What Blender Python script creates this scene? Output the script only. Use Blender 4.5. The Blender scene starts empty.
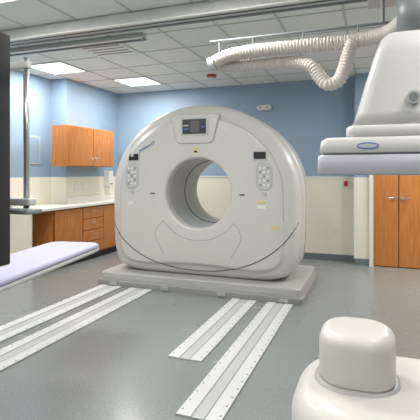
import bpy, bmesh, math
from mathutils import Vector, Matrix
pi=math.pi
scene=bpy.context.scene
try:
    scene.view_settings.view_transform='Standard'
except Exception: pass

# ---------------- materials ----------------
def mat(name,col,rough=.5,metal=0,emit=0,noise=0,nscale=20,bump=0,spec=None,coat=0):
    m=bpy.data.materials.new(name); m.use_nodes=True
    nt=m.node_tree; b=nt.nodes['Principled BSDF']
    b.inputs['Base Color'].default_value=(*col,1)
    b.inputs['Roughness'].default_value=rough
    b.inputs['Metallic'].default_value=metal
    if coat: b.inputs['Coat Weight'].default_value=coat
    if emit:
        b.inputs['Emission Color'].default_value=(*col,1); b.inputs['Emission Strength'].default_value=emit
    if noise or bump:
        tc=nt.nodes.new('ShaderNodeTexCoord'); n=nt.nodes.new('ShaderNodeTexNoise')
        n.inputs['Scale'].default_value=nscale; n.inputs['Detail'].default_value=4
        nt.links.new(tc.outputs['Object'],n.inputs['Vector'])
        if noise:
            r=nt.nodes.new('ShaderNodeValToRGB')
            r.color_ramp.elements[0].position=.3; r.color_ramp.elements[1].position=.7
            r.color_ramp.elements[0].color=(*[c*(1-noise) for c in col],1)
            r.color_ramp.elements[1].color=(*[min(1,c*(1+noise)) for c in col],1)
            nt.links.new(n.outputs['Fac'],r.inputs['Fac']); nt.links.new(r.outputs['Color'],b.inputs['Base Color'])
        if bump:
            bp=nt.nodes.new('ShaderNodeBump'); bp.inputs['Strength'].default_value=bump; bp.inputs['Distance'].default_value=.01
            nt.links.new(n.outputs['Fac'],bp.inputs['Height']); nt.links.new(bp.outputs['Normal'],b.inputs['Normal'])
    return m
def wood(name,c1,c2):
    m=bpy.data.materials.new(name); m.use_nodes=True
    nt=m.node_tree; b=nt.nodes['Principled BSDF']; b.inputs['Roughness'].default_value=.35
    tc=nt.nodes.new('ShaderNodeTexCoord'); mp=nt.nodes.new('ShaderNodeMapping'); mp.inputs['Scale'].default_value=(14,14,1.2)
    n=nt.nodes.new('ShaderNodeTexNoise'); n.inputs['Scale'].default_value=3; n.inputs['Detail'].default_value=6
    r=nt.nodes.new('ShaderNodeValToRGB'); r.color_ramp.elements[0].position=.3; r.color_ramp.elements[1].position=.7
    r.color_ramp.elements[0].color=(*c1,1); r.color_ramp.elements[1].color=(*c2,1)
    nt.links.new(tc.outputs['Object'],mp.inputs['Vector']); nt.links.new(mp.outputs['Vector'],n.inputs['Vector'])
    nt.links.new(n.outputs['Fac'],r.inputs['Fac']); nt.links.new(r.outputs['Color'],b.inputs['Base Color'])
    return m
M_blue=mat('wall_blue_paint',(.285,.39,.51),.6,bump=.05,nscale=120)
M_cream=mat('wainscot_cream',(.84,.80,.70),.4,bump=.04,nscale=90)
M_base=mat('baseboard_vinyl',(.16,.19,.21),.5)
M_ceil=mat('ceiling_tile',(.76,.79,.76),.9,noise=.04,nscale=60,bump=.3)
M_tbar=mat('ceiling_tbar',(.50,.53,.51),.5)
M_light=mat('troffer_lens',(1,.99,.95),.5,emit=2.2)
M_wood=wood('maple_wood',(.44,.15,.032),(.60,.24,.065))
M_wooddk=mat('wood_gap',(.10,.03,.01),.6)
M_door=wood('door_wood',(.48,.16,.035),(.62,.24,.065))
M_gan=mat('gantry_plastic',(.62,.61,.58),.32,coat=.15)
M_gan2=mat('gantry_plastic_grey',(.42,.42,.40),.4)
M_plinth=mat('plinth_plastic',(.30,.30,.285),.45)
M_plinth2=mat('plinth_top_plastic',(.45,.45,.42),.45)
M_bore=mat('bore_liner',(.50,.50,.47),.35)
M_seam=mat('seam_dark',(.06,.065,.08),.6)
M_seaml=mat('seam_light',(.28,.28,.27),.6)
M_black=mat('black_plastic',(.012,.012,.014),.35)
M_scr=mat('screen_glass',(.02,.025,.035),.35)
M_scrb=mat('screen_ui',(.10,.085,.09),.4,emit=.1)
M_steel=mat('brushed_steel',(.55,.57,.58),.3,metal=.9)
M_grey=mat('grey_metal',(.22,.24,.25),.4)
M_lgrey=mat('light_grey_plastic',(.52,.53,.52),.4)
M_white=mat('white_plastic',(.78,.78,.75),.35)
M_counter=mat('countertop',(.82,.80,.75),.3)
M_yellow=mat('yellow_label',(.70,.62,.25),.5)
M_red=mat('red_plastic',(.55,.03,.02),.4)
M_bluelab=mat('blue_label',(.10,.19,.45),.4)
M_pad=mat('table_pad_lavender',(.46,.45,.60),.55)
M_det=mat('detector_shell',(.60,.59,.59),.35)
M_detf=mat('detector_front',(.50,.50,.57),.35)
M_hose=mat('hose_beige',(.60,.57,.52),.6)
M_beige=mat('head_plastic_warm',(.66,.64,.605),.35,coat=.1)
M_rail=mat('rail_cover',(.68,.69,.68),.4)
M_railg=mat('rail_channel',(.36,.37,.35),.45)

def floor_mat():
    m=bpy.data.materials.new('vinyl_floor'); m.use_nodes=True
    nt=m.node_tree; b=nt.nodes['Principled BSDF']
    tc=nt.nodes.new('ShaderNodeTexCoord')
    n=nt.nodes.new('ShaderNodeTexNoise'); n.inputs['Scale'].default_value=90; n.inputs['Detail'].default_value=6
    r=nt.nodes.new('ShaderNodeValToRGB'); r.color_ramp.elements[0].position=.35; r.color_ramp.elements[1].position=.65
    r.color_ramp.elements[0].color=(.215,.235,.23,1); r.color_ramp.elements[1].color=(.29,.31,.30,1)
    n2=nt.nodes.new('ShaderNodeTexNoise'); n2.inputs['Scale'].default_value=2; n2.inputs['Detail'].default_value=2
    r2=nt.nodes.new('ShaderNodeValToRGB'); r2.color_ramp.elements[0].position=.3; r2.color_ramp.elements[1].position=.75
    r2.color_ramp.elements[0].color=(.20,.20,.20,1); r2.color_ramp.elements[1].color=(.30,.30,.30,1)
    for x in (n,n2): nt.links.new(tc.outputs['Object'],x.inputs['Vector'])
    nt.links.new(n.outputs['Fac'],r.inputs['Fac']); nt.links.new(r.outputs['Color'],b.inputs['Base Color'])
    nt.links.new(n2.outputs['Fac'],r2.inputs['Fac']); nt.links.new(r2.outputs['Color'],b.inputs['Roughness'])
    return m
M_floor=floor_mat()

# ---------------- helpers ----------------
def link(o,parent=None):
    scene.collection.objects.link(o)
    if parent: o.parent=parent
    return o
def empty(name,loc=(0,0,0)):
    e=bpy.data.objects.new(name,None); e.empty_display_size=.1; link(e); return e
def mesh_obj(name,verts,faces,m,parent=None,smooth=False):
    me=bpy.data.meshes.new(name); me.from_pydata(verts,[],faces); me.update()
    me.materials.append(m)
    bm=bmesh.new(); bm.from_mesh(me); bmesh.ops.recalc_face_normals(bm,faces=bm.faces); bm.to_mesh(me); bm.free()
    if smooth:
        for p in me.polygons: p.use_smooth=True
    return link(bpy.data.objects.new(name,me),parent)
def box(name,lo,hi,m,parent=None,bev=0,seg=2,smooth=None,rotz=0,pivot=None):
    bm=bmesh.new(); bmesh.ops.create_cube(bm,size=1)
    c=[(lo[i]+hi[i])/2 for i in range(3)]; s=[abs(hi[i]-lo[i]) for i in range(3)]
    for v in bm.verts: v.co=Vector((v.co.x*s[0]+c[0],v.co.y*s[1]+c[1],v.co.z*s[2]+c[2]))
    if bev: bmesh.ops.bevel(bm,geom=bm.edges[:],offset=bev,segments=seg,affect='EDGES',profile=.5)
    if rotz:
        p=Vector(pivot or c)
        bmesh.ops.rotate(bm,verts=bm.verts,cent=p,matrix=Matrix.Rotation(rotz,3,'Z'))
    me=bpy.data.meshes.new(name); bm.to_mesh(me); bm.free(); me.materials.append(m)
    if bev and seg>1:
        for p in me.polygons: p.use_smooth=True
        o=link(bpy.data.objects.new(name,me),parent)
        wn=o.modifiers.new('wn','WEIGHTED_NORMAL'); wn.keep_sharp=True
        return o
    return link(bpy.data.objects.new(name,me),parent)
def tube(name,pts,r,m,parent=None,smooth_curve=False,cyclic=False,res=8):
    cu=bpy.data.curves.new(name,'CURVE'); cu.dimensions='3D'; cu.bevel_depth=r; cu.bevel_resolution=max(2,res//3); cu.use_fill_caps=True
    sp=cu.splines.new('POLY')
    sp.points.add(len(pts)-1)
    for i,p in enumerate(pts): sp.points[i].co=(*p,1)
    sp.use_cyclic_u=cyclic
    cu.materials.append(m)
    return link(bpy.data.objects.new(name,cu),parent)
def cyl(name,p0,p1,r,m,parent=None,r2=None,n=32):
    p0=Vector(p0);p1=Vector(p1); d=p1-p0
    bm=bmesh.new(); bmesh.ops.create_cone(bm,cap_ends=True,segments=n,radius1=r,radius2=r if r2 is None else r2,depth=d.length)
    mt=Matrix.Translation((p0+p1)/2)@d.to_track_quat('Z','Y').to_matrix().to_4x4()
    bmesh.ops.transform(bm,matrix=mt,verts=bm.verts)
    me=bpy.data.meshes.new(name); bm.to_mesh(me); bm.free(); me.materials.append(m)
    for p in me.polygons: p.use_smooth=len(p.vertices)==4
    return link(bpy.data.objects.new(name,me),parent)
def rrect(x0,x1,y0,y1,rad,n=6):
    pts=[]
    for cx,cy,a0 in ((x1-rad,y1-rad,0),(x0+rad,y1-rad,pi/2),(x0+rad,y0+rad,pi),(x1-rad,y0+rad,1.5*pi)):
        for i in range(n+1):
            a=a0+pi/2*i/n; pts.append((cx+rad*math.cos(a),cy+rad*math.sin(a)))
    return pts
def loft(name,secs,m,parent=None):
    n=len(secs[0]); V=[p for s in secs for p in s]; F=[]
    for k in range(len(secs)-1):
        for i in range(n):
            j=(i+1)%n; F.append((k*n+i,k*n+j,(k+1)*n+j,(k+1)*n+i))
    F.append(tuple(range(n))[::-1]); F.append(tuple((len(secs)-1)*n+i for i in range(n)))
    o=mesh_obj(name,V,F,m,parent,smooth=True)
    for p in o.data.polygons:
        if len(p.vertices)>4: p.use_smooth=False
    return o

# ---------------- room ----------------
H=2.88; XL=-4.55; XL2=-4.85; YB=7.2; XR=3.0; YN=-2.6; YJ=5.7; XJ=-.28; YD=6.98; W=1.32
box('floor',(XL2-.3,YN-.2,-.1),(XR+.2,YB+.2,0),M_floor)
box('ceiling',(XL2-.3,YN-.2,H),(XR+.2,YB+.2,H+.1),M_ceil)
def wall(name,lo,hi):
    e=empty(name)
    box('upper',(lo[0],lo[1],W),(hi[0],hi[1],H),M_blue,e)
    box('lower',(lo[0],lo[1],0),(hi[0],hi[1],W),M_cream,e)
    return e
e=wall('wall_back',(XL-.4,YB,0),(XR+.2,YB+.15,H))
box('trim_cap',(XL,YB-.010,W-.012),(XJ,YB+.01,W+.010),M_counter,e)
wall('wall_left',(XL-.45,YJ,0),(XL,YB,H))
wall('wall_left_front',(XL2-.15,YN,0),(XL2,YJ,H))
wall('wall_right',(XR,YN,0),(XR+.15,YB,H))
wall('wall_front',(XL2-.15,YN-.15,0),(XR+.15,YN,H))
e=empty('wall_back_closet')
box('pier_low',(XJ,YD,0),(-.03,YB,W),M_cream,e)
box('pier_up',(XJ,YD,W),(-.03,YB,H),M_blue,e)
box('head',(-.03,YD,2.15),(1.3,YB,H),M_blue,e)
box('right_low',(1.3,YD,0),(XR,YB,W),M_cream,e)
box('right_up',(1.3,YD,W),(XR,YB,H),M_blue,e)
box('corner_guard',(XJ-.012,YD-.012,.1),(XJ+.05,YD+.05,1.32),M_white,e)
box('baseboard_back',(XL+.0,YB-.015,0),(XJ,YB+.001,.10),M_base)
box('baseboard_closet',(XJ-.0,YD-.015,0),(-.075,YD,.10),M_base)
box('baseboard_left',(XL2,YN,0),(XL2+.015,4.6,.10),M_base)
e=empty('door_1')
box('frame_left',(-.075,YD-.03,0),(-.02,YD+.05,2.15),M_counter,e)
box('edge_strip',(-.022,YD-.025,0),(-.004,YD+.04,2.13),mat('oak_stop',(.70,.42,.10),.4),e)
box('leaf',(0,YD,.01),(.325,YD+.045,2.13),M_door,e,.004,1)
cyl('handle_rose',(.285,YD,1.02),(.285,YD-.012,1.02),.027,M_steel,e)
tube('lever',[(.285,YD-.01,1.02),(.285,YD-.05,1.02),(.19,YD-.055,1.02)],.009,M_steel,e)
e=empty('door_2')
box('leaf',(.335,YD,.01),(1.24,YD+.045,2.13),M_door,e,.004,1)
box('frame_right',(1.245,YD-.03,0),(1.3,YD+.05,2.15),M_counter,e)
box('frame_top',(-.02,YD-.03,2.135),(1.245,YD+.05,2.18),M_counter,e)
cyl('handle_rose',(.385,YD,1.02),(.385,YD-.012,1.02),.027,M_steel,e)
tube('lever',[(.385,YD-.01,1.02),(.385,YD-.05,1.02),(.48,YD-.055,1.02)],.009,M_steel,e)

e=empty('trim_ceiling_grid')
gx0=-4.23-.305; gy0=5.1-.305
k=-1
while gx0+.61*k<XR:
    x=gx0+.61*k
    if x>XL2: box('tbar_y',(x-.011,YN,H-.006),(x+.011,YB,H+.001),M_tbar,e)
    k+=1
k=-13
while gy0+.61*k<YB:
    y=gy0+.61*k
    if y>YN: box('tbar_x',(XL2,y-.011,H-.0055),(XR,y+.011,H+.001),M_tbar,e)
    k+=1
def troffer(ix,iy,power):
    cx=-4.23+.61*ix; cy=5.1+.61*iy
    t=empty('ceiling_light')
    s=.285
    box('lens',(cx-s,cy-s,H-.008),(cx+s,cy+s,H-.002),M_light,t)
    for a,b in (((cx-.3,cy-.3),(cx+.3,cy-.28)),((cx-.3,cy+.28),(cx+.3,cy+.3)),((cx-.3,cy-.3),(cx-.28,cy+.3)),((cx+.28,cy-.3),(cx+.3,cy+.3))):
        box('frame',(a[0],a[1],H-.014),(b[0],b[1],H-.001),M_white,t)
    ld=bpy.data.lights.new('lamp','AREA'); ld.size=.55; ld.energy=power; ld.color=(1,.975,.93)
    lo=bpy.data.objects.new('lamp',ld); lo.location=(cx,cy,H-.02); link(lo,t)
troffer(0,0,32); troffer(1,2,36)
for ix,iy,pw in ((2,-4,34),(5,-4,34),(8,-5,18),(2,-7,24),(5,-7,16),(8,-8,16),(5,-10,20),(9,0,44),(9,2,46),(2,-10,20)):  # extra unseen fixtures outside the view, added to illuminate the room
    troffer(ix,iy,pw)
e=empty('ceiling_vent')
vx,vy=-3.01,4.49
box('frame',(vx-.29,vy-.29,H-.012),(vx+.29,vy+.29,H-.001),M_white,e)
for i in range(5):
    y=vy-.2+i*.1; box('slot',(vx-.25,y-.02,H-.016),(vx+.25,y+.012,H-.011),M_grey,e)
e=empty('fire_alarm_strobe')
cyl('base',(-2.33,6.3,H-.03),(-2.33,6.3,H),.075,M_red,e); cyl('lens',(-2.33,6.3,H-.06),(-2.33,6.3,H-.03),.035,M_white,e)
e=empty('emergency_light')
o=loft('shell',[[(-1.72+x,YB-d,2.47+z) for x,z in rrect(-.12+i,.12-i,-.045+i/2,.045-i/2,.04-i/2)] for d,i in ((0,0),(.04,0),(.06,.02))],M_white,e)
cyl('lamp_lens_a',(-1.78,YB-.06,2.47),(-1.78,YB-.07,2.47),.025,M_lgrey,e); cyl('lamp_lens_b',(-1.66,YB-.06,2.47),(-1.66,YB-.07,2.47),.025,M_lgrey,e)
e=empty('sprinkler_head')
cyl('rose',(-1.1,5.7,H-.008),(-1.1,5.7,H),.035,M_white,e); cyl('head',(-1.1,5.7,H-.05),(-1.1,5.7,H-.008),.01,M_steel,e)

e=empty('fire_pull_station'); box('body',(-.46,YB-.04,1.17),(-.38,YB,1.27),M_white,e,.004); box('pull',(-.45,YB-.045,1.18),(-.39,YB-.038,1.26),M_red,e)
e=empty('wall_outlet'); box('plate',(-.62,YB-.008,.40),(-.55,YB,.52),M_white,e)
e=empty('light_switch'); box('plate',(XL,6.9,1.10),(XL+.008,7.02,1.22),M_white,e); box('toggle',(XL+.008,6.95,1.14),(XL+.015,6.97,1.18),M_grey,e)
e=empty('wall_notice'); box('frame',(XL2,5.2,1.52),(XL2+.012,5.45,1.95),M_lgrey,e); box('sheet',(XL2+.012,5.22,1.54),(XL2+.014,5.43,1.93),M_blue,e)

def track(name,y,x0,x1,w,zb):
    e=empty(name)
    box('channel',(x0,y-w/2,zb),(x1,y+w/2,H-.007),M_lgrey,e,.004,1)
    box('slot',(x0,y-.012,zb-.002),(x1,y+.012,zb+.004),M_seam,e)
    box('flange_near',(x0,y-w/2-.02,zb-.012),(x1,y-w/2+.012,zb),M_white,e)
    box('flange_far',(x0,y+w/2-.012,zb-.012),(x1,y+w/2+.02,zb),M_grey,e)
track('ceiling_track',3.62,-4.8,2.9,.16,2.77)
track('ceiling_track',4.15,-4.8,-2.3,.08,2.83)
track('ceiling_track',2.35,-4.8,2.9,.16,2.77)

# ---------------- cabinets ----------------
XF=-4.25
e=empty('wall_cabinet')
box('carcass',(XL,5.37,1.485),(XF,6.55,2.10),M_wood,e)
for i,(a,b) in enumerate(((5.375,5.96),(5.97,6.545))):
    box('door_leaf_%d'%i,(XF,a,1.495),(XF+.02,b,2.09),M_wood,e,.003,1)
    ky=b-.05 if i==0 else a+.05
    tube('pull_%d'%i,[(XF+.02,ky,1.53),(XF+.05,ky,1.53),(XF+.05,ky,1.62),(XF+.02,ky,1.62)],.005,M_steel,e)
box('center_gap',(XF-.002,5.96,1.49),(XF+.012,5.97,2.09),M_wooddk,e)
XC=-4.24
e=empty('base_cabinet')
box('carcass',(XL+.005,5.705,.10),(XC-.02,7.18,.86),M_wood,e)
box('toe_kick',(XL+.005,5.705,0),(XC-.06,7.18,.10),M_black,e)
box('gap_backing',(XC-.021,5.71,.11),(XC-.012,7.17,.85),M_wooddk,e)
for i in range(4):
    z0=.12+i*.182
    box('drawer_%d'%i,(XC-.012,5.71,z0),(XC+.006,6.25,z0+.172),M_wood,e,.003,1)
    tube('drawer_pull_%d'%i,[(XC+.006,5.93,z0+.11),(XC+.03,5.93,z0+.11),(XC+.03,6.04,z0+.11),(XC+.006,6.04,z0+.11)],.005,M_steel,e)
box('door_leaf_b',(XC-.012,6.26,.12),(XC+.006,6.70,.84),M_wood,e,.003,1)
box('door_leaf_c',(XC-.012,6.71,.12),(XC+.006,7.17,.84),M_wood,e,.003,1)
box('countertop',(XL+.001,5.70,.86),(XC+.04,7.19,.90),M_counter,e,.004,1)
box('backsplash',(XL+.001,5.71,.90),(XL+.02,7.19,1.0),M_counter,e)
e=empty('base_cabinet')
box('carcass',(XL2+.02,5.05,.10),(XC-.02,5.695,.86),M_wood,e)
box('toe_kick',(XL2+.02,5.07,0),(XC-.06,5.695,.10),M_black,e)
box('gap_backing',(XC-.021,5.06,.11),(XC-.012,5.69,.85),M_wooddk,e)
box('door_leaf',(XC-.012,5.07,.12),(XC+.006,5.69,.84),M_wood,e,.003,1)
box('countertop',(XL2+.01,4.60,.86),(XC+.04,5.699,.90),M_counter,e,.004,1)
box('end_support',(XL2+.02,4.62,0),(XC-.02,4.65,.86),M_cream,e)
e=empty('paper_towel_dispenser'); box('body',(XL+.001,6.72,1.15),(XL+.12,6.85,1.42),M_white,e,.01); box('slot',(XL+.119,6.74,1.18),(XL+.122,6.83,1.20),M_grey,e)
e=empty('wall_outlet'); box('plate',(XL,5.9,1.1),(XL+.008,5.98,1.22),M_white,e)
e=empty('wall_outlet'); box('plate',(XL,6.1,1.1),(XL+.008,6.18,1.22),M_white,e)

# ---------------- CT gantry ----------------
g=empty('ct_scanner_gantry')
CX,CZ,Y0=-1.975,1.15,4.80
AX=1.195; BR=.405; BXO=.02
def O(t):
    c,s=math.cos(t),math.sin(t)
    b=1.06 if s>0 else 1.0
    p=2.0
    if s<0: p=2.0+5*min(1,(-s)*1.6)
    return (abs(c/AX)**p+abs(s/b)**p)**(-1/p)
prof=[(.30,.0),(.19,.004),(.165,.009),(.158,.024),(.10,.038),(.05,.062),(.022,.095),(.006,.14),(0,.20)]
FL=[(BR,.12),(BR+.004,.05),(BR+.012,.018),(BR+.024,.005),(BR+.045,0)]
RF=BR+.045
def yfront(x,z):
    t=math.atan2(z-CZ,x); r=math.hypot(x,z-CZ); ins=O(t)-r
    if r<RF:
        for i in range(4):
            if FL[i][0]<=r<=FL[i+1][0]:
                k=(r-FL[i][0])/(FL[i+1][0]-FL[i][0]); return FL[i][1]*(1-k)+FL[i+1][1]*k
    if ins>=.30: return 0
    for i in range(len(prof)-1):
        a,b=prof[i],prof[i+1]
        if b[0]<=ins<=a[0]:
            k=(a[0]-ins)/(a[0]-b[0]); return a[1]*(1-k)+b[1]*k
    return .20
rings=[('r',BR,.98),('r',BR,.6)]+[('r',a,b) for a,b in FL]+[('m',.5,0)]
rings+= [('i',a,b) for a,b in prof]
rings+= [('i',0,.30),('i',0,.315),('i',.016,.32),('i',.016,.34),('i',0,.345),('i',0,.5),('i',0,.74),('i',.02,.84),('i',.06,.93),('i',.12,.99),('i',.2,1.02),('r',.55,1.04),('r',BR+.04,1.03),('r',BR,.98)]
N=160; V=[];F=[]
for mode,val,y in rings[:-1]:
    for i in range(N):
        t=2*pi*i/N; o=O(t); xo=0
        if mode=='r': r=val; xo=BXO
        elif mode=='i': r=o-val
        else: r=RF*(1-val)+(o-.30)*val; xo=BXO*.5
        V.append((CX+xo+r*math.cos(t),Y0+y,CZ+r*math.sin(t)))
R=len(rings)-1
for k in range(R):
    k2=(k+1)%R
    for i in range(N):
        j=(i+1)%N; F.append((k*N+i,k*N+j,k2*N+j,k2*N+i))
body=mesh_obj('shell',V,F,M_gan,g,smooth=True)
body.data.materials.append(M_bore)
for idx,p in enumerate(body.data.polygons):
    if idx//N in (0,1): p.material_index=1
def facecurve(name,pts,r,m,off=.0,cyc=False):
    return tube(name,[(CX+x,Y0+yfront(x,z)-off,z) for x,z in pts],r,m,g,cyclic=cyc)
pts=[]
XE=AX-.012
for i in range(81):
    x=-XE+2*XE*i/80
    z=.93-.70*(max(0,1-abs(x/(AX+.01))**2.2))**(.62)
    pts.append((x,z))
facecurve('cover_split_line',pts,.0055,M_seam)
pts=[(BXO+.56*math.cos(t),CZ+.56*math.sin(t)) for t in [pi+.65+(pi-1.3)*i/30 for i in range(31)]]
facecurve('bore_panel_line',pts,.003,M_seaml)
facecurve('panel_line_left',[(-.425,.81),(-.50,.74),(-.54,.66),(-.52,.58),(-.43,.42),(-.38,.26)],.0025,M_seaml)
facecurve('panel_line_right',[(.465,.81),(.53,.74),(.56,.66),(.54,.58),(.44,.42),(.38,.26)],.0025,M_seaml)
for s in (-1,1):
    facecurve('laser_slot_%s'%('l' if s<0 else 'r'),[(s*.54,1.14),(s*.60,1.14)],.008,M_seam)
facecurve('rim_line',[((O(t)-.162)*math.cos(t),CZ+(O(t)-.162)*math.sin(t)) for t in [-.28+(pi+.56)*i/100 for i in range(101)]],.003,M_seaml)
tube('side_joint',[(CX+O(t)*math.cos(t),Y0+.62,CZ+O(t)*math.sin(t)) for t in [2*pi*i/120 for i in range(120)]],.005,M_seaml,g,cyclic=True)
tube('bore_ring',[(CX+BXO+(BR+.002)*math.cos(t),Y0+.12,CZ+(BR+.002)*math.sin(t)) for t in [2*pi*i/64 for i in range(64)]],.005,M_seaml,g,cyclic=True)
tube('bore_ring_mid',[(CX+BXO+(BR-.001)*math.cos(t),Y0+.55,CZ+(BR-.001)*math.sin(t)) for t in [2*pi*i/64 for i in range(64)]],.006,M_seam,g,cyclic=True)
def patch(name,pts2,th,m,back=.02):
    secs=[]
    cx=sum(p[0] for p in pts2)/len(pts2); cz=sum(p[1] for p in pts2)/len(pts2)
    secs.append([(CX+x,Y0+yfront(x,z)+back,z) for x,z in pts2])
    secs.append([(CX+x,Y0+yfront(x,z)-th*.7,z) for x,z in pts2])
    secs.append([(CX+cx+(x-cx)*.97,Y0+yfront(x,z)-th,cz+(z-cz)*.97) for x,z in pts2])
    o=loft(name,secs,m,g)
    for p in o.data.polygons: p.use_smooth=False
    return o
def trap(x0t,x1t,x0b,x1b,zb,zt,r=.03):
    base=rrect(0,1,0,1,.12)
    return [((x0b+(x1b-x0b)*u)*(1-v)+(x0t+(x1t-x0t)*u)*v, zb+(zt-zb)*v) for u,v in base]
def plate(name,pts2,y0,y1,m):
    cx=sum(p[0] for p in pts2)/len(pts2); cz=sum(p[1] for p in pts2)/len(pts2)
    o=loft(name,[[(CX+x,Y0+y1,z) for x,z in pts2],[(CX+x,Y0+y0+.004,z) for x,z in pts2],[(CX+cx+(x-cx)*.98,Y0+y0,cz+(z-cz)*.98) for x,z in pts2]],m,g)
    for p in o.data.polygons: p.use_smooth=False
plate('monitor_bezel',trap(-.33,.31,-.24,.22,1.735,2.085),-.010,.08,M_gan2)
plate('monitor_bezel_face',trap(-.322,.302,-.233,.213,1.742,2.078),-.016,.05,M_gan)
plate('monitor_frame',rrect(-.185,.165,1.825,2.045,.02),-.026,.01,M_lgrey)
plate('monitor_screen',rrect(-.16,.14,1.848,2.022,.01),-.030,.01,M_scr)
plate('screen_ui',rrect(-.06,.06,1.865,2.0,.02),-.032,.0,M_scrb)
plate('screen_ui_line',rrect(-.145,-.08,1.90,1.915,.004),-.032,.0,M_bluelab)
plate('screen_ui_line',rrect(-.145,-.08,1.94,1.955,.004),-.032,.0,M_lgrey)
plate('screen_ui_line',rrect(.08,.125,1.92,1.935,.004),-.032,.0,M_bluelab)
for s in (-1,1):
    n='l' if s<0 else 'r'
    sx=.79 if s>0 else -.82
    patch('control_display_'+n,rrect(sx-.085,sx+.055,1.545,1.625,.012),.012,M_black)
    patch('control_display_bezel_'+n,rrect(sx-.10,sx+.07,1.53,1.64,.015),.009,M_lgrey)
    kx=sx+.035*s
    patch('keypad_rim_'+n,rrect(kx-.092,kx+.092,1.193,1.507,.075),.006,M_gan2)
    patch('keypad_'+n,rrect(kx-.085,kx+.085,1.20,1.50,.07),.009,M_lgrey)
    for r_ in range(5):
        for c_ in range(3):
            x=kx-.045+c_*.045; z=1.255+r_*.048
            patch('key',rrect(x-.014,x+.014,z-.012,z+.012,.006,3),.014,M_white if (r_+c_)%3 else M_seaml)
    patch('emergency_stop_'+n,rrect(kx-.02,kx+.02,1.135,1.175,.019,5),.02,M_lgrey)
patch('laser_label',rrect(-.03,.03,1.62,1.685,.004),.004,M_yellow)
patch('laser_label_text',rrect(-.02,.02,1.63,1.65,.003),.006,M_black)
patch('warning_label_a',rrect(.74,.84,1.05,1.08,.004),.004,M_yellow)
patch('warning_label_b',rrect(.74,.84,.99,1.03,.004),.004,M_white)
patch('warning_label_c',rrect(.90,1.0,.76,.80,.004),.004,M_yellow)
patch('warning_label_d',rrect(-.92,-.84,.99,1.03,.004),.004,M_white)
tx=bpy.data.curves.new('logo_text','FONT'); tx.body='precision CT'; tx.size=.045; tx.extrude=.002; tx.align_x='CENTER'; tx.materials.append(M_bluelab)
to=bpy.data.objects.new('logo_text',tx); to.rotation_euler=(pi/2,-.45,0); link(to,g)
to.location=(CX-.64,Y0+yfront(-.64,1.71)-.006,1.70)
def slab(name,x0,x1,y0,y1,z0,z1,r,m,par,tap=.01):
    s=[]
    for z,i in ((z0,0),(z1-tap,0),(z1,tap)):
        s.append([(x,y,z) for x,y in rrect(x0+i,x1-i,y0+i,y1-i,r)])
    o=loft(name,s,m,par)
    for p in o.data.polygons: p.use_smooth=False
    return o
slab('plinth_lower',-3.24,-.70,4.64,5.95,0,.075,.05,M_plinth,g)
slab('plinth_upper',-3.21,-.73,4.67,5.92,.075,.16,.05,M_plinth2,g)
for x in (-3.0,-2.3,-1.6,-.9):
    box('foot_cover',(x-.05,4.625,.015),(x+.05,4.65,.055),M_gan2,g,.004,1)

# ---------------- floor rails ----------------
def rail(x0,x1,y0,y1):
    e=empty('floor_rail')
    w=x1-x0
    box('channel',(x0,y0,0),(x1,y1,.008),M_railg,e)
    box('cover_left',(x0,y0,.008),(x0+w*.33,y1,.014),M_rail,e)
    box('cover_right',(x1-w*.33,y0,.008),(x1,y1,.014),M_rail,e)
    box('guide',(x0+w*.37,y0,.008),(x0+w*.63,y1,.011),M_lgrey,e)
    bm=bmesh.new()
    y=y0+.06
    while y<y1-.02:
        for x in (x0+.018,x1-.018):
            mt=Matrix.Translation((x,y,.015)); bmesh.ops.create_cone(bm,cap_ends=True,segments=10,radius1=.006,radius2=.006,depth=.003,matrix=mt)
        y+=.11
    me=bpy.data.meshes.new('screws'); bm.to_mesh(me); bm.free(); me.materials.append(M_seaml); link(bpy.data.objects.new('screws',me),e)
rail(-1.46,-1.19,3.0,4.62)
rail(-1.07,-.80,2.30,4.62)
rail(-3.15,-2.87,.6,4.62)
rail(-2.74,-2.45,.6,4.62)

# ---------------- patient table ----------------
e=empty('patient_table')
ang=math.atan2(.18,.98)
d=Vector((-math.sin(ang),math.cos(ang))); rgt=Vector((math.cos(ang),math.sin(ang)))
P0=Vector((-1.93,1.87))-d*1.0
L=2.35; Wd=.46
def tsec(z,ins):
    out=[]
    for a,b in rrect(-Wd+ins,-ins,ins,L-ins,.09-ins*.5):
        q=P0+rgt*a+d*b; out.append((q.x,q.y,z))
    return out
loft('tabletop',[tsec(.725,.03),tsec(.74,.0),tsec(.762,.0)],M_lgrey,e)
loft('pad',[tsec(.762,.012),tsec(.775,.0),tsec(.79,.004),tsec(.80,.02)],M_pad,e)
def psec(z,a0,a1,b0,b1):
    return [((P0+rgt*a+d*b).x,(P0+rgt*a+d*b).y,z) for a,b in rrect(a0,a1,b0,b1,.05)]
loft('pedestal',[psec(0,-.5,.02,.0,.85),psec(.1,-.5,.02,.0,.85),psec(.14,-.42,-.06,.06,.72),psec(.725,-.40,-.06,.08,.70)],M_white,e)

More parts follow.
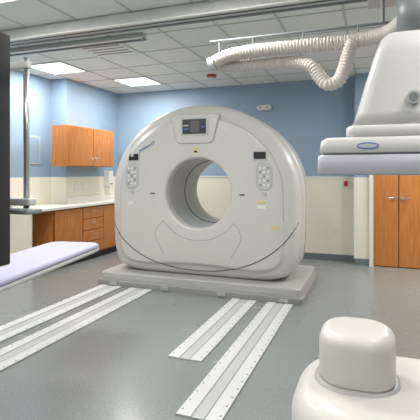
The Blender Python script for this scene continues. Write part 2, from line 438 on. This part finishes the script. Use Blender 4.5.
# ---------------- monitor boom (left) ----------------
e=empty('monitor_boom')
box('display_bank',(-2.05,1.66,.93),(-1.73,1.74,2.10),M_black,e,.01)
box('display_back',(-2.0,1.58,1.0),(-1.77,1.66,2.0),M_grey,e,.01)
cyl('post',(-1.80,1.92,1.20),(-1.80,1.92,2.03),.016,M_steel,e)
box('arm_top',(-2.0,1.90,1.97),(-1.78,1.94,2.01),M_lgrey,e,.005)
box('arm_bracket_top',(-2.0,1.70,1.95),(-1.96,1.94,2.03),M_lgrey,e,.005)
box('arm_low',(-2.0,1.89,1.215),(-1.755,1.95,1.255),M_lgrey,e,.008)
box('arm_low_plate',(-2.0,1.86,1.17),(-1.74,1.98,1.195),M_grey,e,.006)
box('arm_bracket_low',(-2.0,1.70,1.17),(-1.96,1.98,1.255),M_lgrey,e,.005)
cyl('ceiling_column',(-1.9,1.62,2.0),(-1.9,1.62,2.88),.05,M_white,e)

# ---------------- suspended detector (right) ----------------
e=empty('xray_detector_head')
def sec(z,x0,x1,y0,y1,r): return [(x,y,z) for x,y in rrect(x0,x1,y0,y1,r,8)]
loft('plate_lower',[sec(1.385,-.255,.57,2.265,2.79,.03),sec(1.395,-.27,.585,2.25,2.80,.04),sec(1.475,-.27,.585,2.25,2.80,.04),sec(1.485,-.26,.575,2.26,2.79,.03)],M_detf,e)
loft('plate_gap',[sec(1.48,-.25,.565,2.27,2.78,.03),sec(1.50,-.25,.565,2.27,2.78,.03)],M_grey,e)
loft('plate_upper',[sec(1.493,-.255,.57,2.262,2.79,.04),sec(1.50,-.262,.577,2.256,2.795,.04),sec(1.555,-.255,.57,2.262,2.79,.04),sec(1.572,-.23,.55,2.28,2.77,.04)],M_det,e)
loft('flange',[sec(1.572,-.125,.50,2.30,2.75,.05),sec(1.58,-.135,.51,2.29,2.76,.05),sec(1.622,-.135,.51,2.29,2.76,.05),sec(1.632,-.12,.495,2.31,2.74,.05)],M_det,e)
loft('flange_gap',[sec(1.625,-.11,.485,2.32,2.735,.05),sec(1.642,-.11,.485,2.32,2.735,.05)],M_seaml,e)
loft('housing',[sec(1.64,-.105,.48,2.32,2.73,.06),sec(1.70,-.085,.47,2.33,2.72,.06),sec(1.85,-.045,.44,2.35,2.70,.06),sec(2.0,.0,.41,2.37,2.68,.06),sec(2.08,.03,.39,2.39,2.66,.06),sec(2.11,.06,.36,2.42,2.63,.05)],M_det,e)
cyl('column_lower',(.21,2.525,2.1),(.21,2.525,2.35),.10,M_grey,e)
cyl('column_upper',(.21,2.525,2.33),(.21,2.525,2.76),.13,M_lgrey,e)
box('carriage',(-.05,2.2,2.70),(.5,3.75,2.756),M_lgrey,e,.01)
cyl('knob',(.175,2.345,1.76),(.175,2.30,1.76),.032,M_lgrey,e); cyl('knob_ring',(.175,2.31,1.76),(.175,2.295,1.76),.021,M_grey,e)
o=loft('emblem',[[(-.03+.05*math.cos(t),y,1.527+.017*math.sin(t)) for t in [2*pi*i/32 for i in range(32)]] for y in (2.262,2.252)],M_bluelab,e)
o=loft('emblem_inner',[[(-.03+.043*math.cos(t),y,1.527+.011*math.sin(t)) for t in [2*pi*i/32 for i in range(32)]] for y in (2.255,2.250)],M_lgrey,e)

# hose
e=empty('corrugated_cable_hose')
def catmull(P,n=14):
    P=[Vector(p) for p in P]; P=[P[0]*2-P[1]]+P+[P[-1]*2-P[-2]]; out=[]
    for i in range(1,len(P)-2):
        for k in range(n):
            t=k/n; a,b,c,dd=P[i-1:i+3]
            out.append(.5*((2*b)+(-a+c)*t+(2*a-5*b+4*c-dd)*t*t+(-a+3*b-3*c+dd)*t**3))
    out.append(P[-2]); return out
def hose(name,ctrl,r,m,par,pitch=.022,amp=.075):
    P=catmull(ctrl,40)
    cum=[0]
    for i in range(1,len(P)): cum.append(cum[-1]+(P[i]-P[i-1]).length)
    n=int(cum[-1]/(pitch/4)); S=[]; j=0
    for i in range(n+1):
        s=cum[-1]*i/n
        while j<len(cum)-2 and cum[j+1]<s: j+=1
        k=(s-cum[j])/max(1e-9,cum[j+1]-cum[j]); S.append(P[j].lerp(P[j+1],k))
    secs=[]; up=Vector((0,1,0))
    for i,p in enumerate(S):
        t=(S[min(i+1,n)]-S[max(i-1,0)]).normalized()
        a=t.cross(up).normalized(); b=a.cross(t).normalized(); up=b
        rr=r*(1+(amp if i%4 in(0,1) else -amp))
        secs.append([tuple(p+a*rr*math.cos(q)+b*rr*math.sin(q)) for q in [2*pi*j2/20 for j2 in range(20)]])
    return loft(name,secs,m,par)
hose('hose_upper',[(.16,2.70,2.25),(.06,2.9,2.245),(-.15,3,2.25),(-.50,3,2.25),(-.80,3,2.25),(-.97,3,2.235),(-1.08,3,2.20)],.045,M_hose,e)
hose('hose_lower',[(-1.1,3.06,2.19),(-.95,3.08,2.175),(-.72,3.08,2.17),(-.52,3.05,2.155),(-.40,3,2.11),(-.34,2.98,2.03),(-.29,2.96,1.975),(-.22,2.96,1.99),(-.18,2.97,2.08),(-.15,2.98,2.19),(-.12,2.95,2.25)],.042,M_hose,e)
tube('support_bar',[(-1.12,3.0,2.345),(.3,3.0,2.345)],.010,M_grey,e)
for x in (-1.05,-.8,-.45,-.1):
    tube('clip',[(x,3.0,2.345),(x,3.0,2.27)],.008,M_grey,e)
tube('hanger_a',[(.05,3.0,2.345),(.05,3.0,2.705)],.012,M_grey,e)
tube('end_cap',[(-1.13,3.02,2.185),(-1.09,3.02,2.195)],.055,M_lgrey,e)

# ---------------- foreground floor unit (bottom right) ----------------
e=empty('xray_tube_stand')
cx,cy=.02,1.70
def ssec(z,w,dp,r,ox=0,oy=0): return [(x,y,z) for x,y in rrect(cx+ox-w/2,cx+ox+w/2,cy+oy-dp/2,cy+oy+dp/2,r,12)]
ox=.065
def dome(name,z0,zt,w,dp,r,h,ox,m,par,n=8,foot=0):
    secs=[ssec(z0,w-foot,dp-foot,r-foot/2,ox),ssec(z0+.015 if foot else z0+.01,w,dp,r,ox)]
    for i in range(n+1):
        a=(pi/2)*i/n*.94
        ins=h*(1-math.cos(a)); secs.append(ssec(zt-h+h*math.sin(a),w-2*ins,dp-2*ins,max(.02,r-ins),ox))
    secs.append(ssec(zt+.001,(w-2*h)*.9,(dp-2*h)*.9,max(.015,(r-h)*.9),ox))
    secs.append(ssec(zt+.004,(w-2*h)*.5,(dp-2*h)*.5,max(.01,(r-h)*.5),ox))
    return loft(name,secs,m,par)
dome('lower_body',0,.645,.74,.68,.28,.10,ox,M_beige,e)
hx=-.080
dome('collar',.58,.658,.30,.30,.13,.02,hx,M_gan2,e)
dome('tube_head',.652,.835,.262,.27,.105,.045,hx,M_beige,e,foot=.02)

# ---------------- camera ----------------
cd=bpy.data.cameras.new('camera'); cd.sensor_width=36; cd.lens=440/420*36; cd.shift_y=-38/420; cd.clip_start=.05
co=bpy.data.objects.new('camera',cd); co.location=(0,0,1.4); co.rotation_euler=(pi/2,0,math.radians(20.5)); link(co)
scene.camera=co
w=bpy.data.worlds.new('world'); scene.world=w; w.use_nodes=True
w.node_tree.nodes['Background'].inputs[0].default_value=(.8,.85,.9,1); w.node_tree.nodes['Background'].inputs[1].default_value=.3
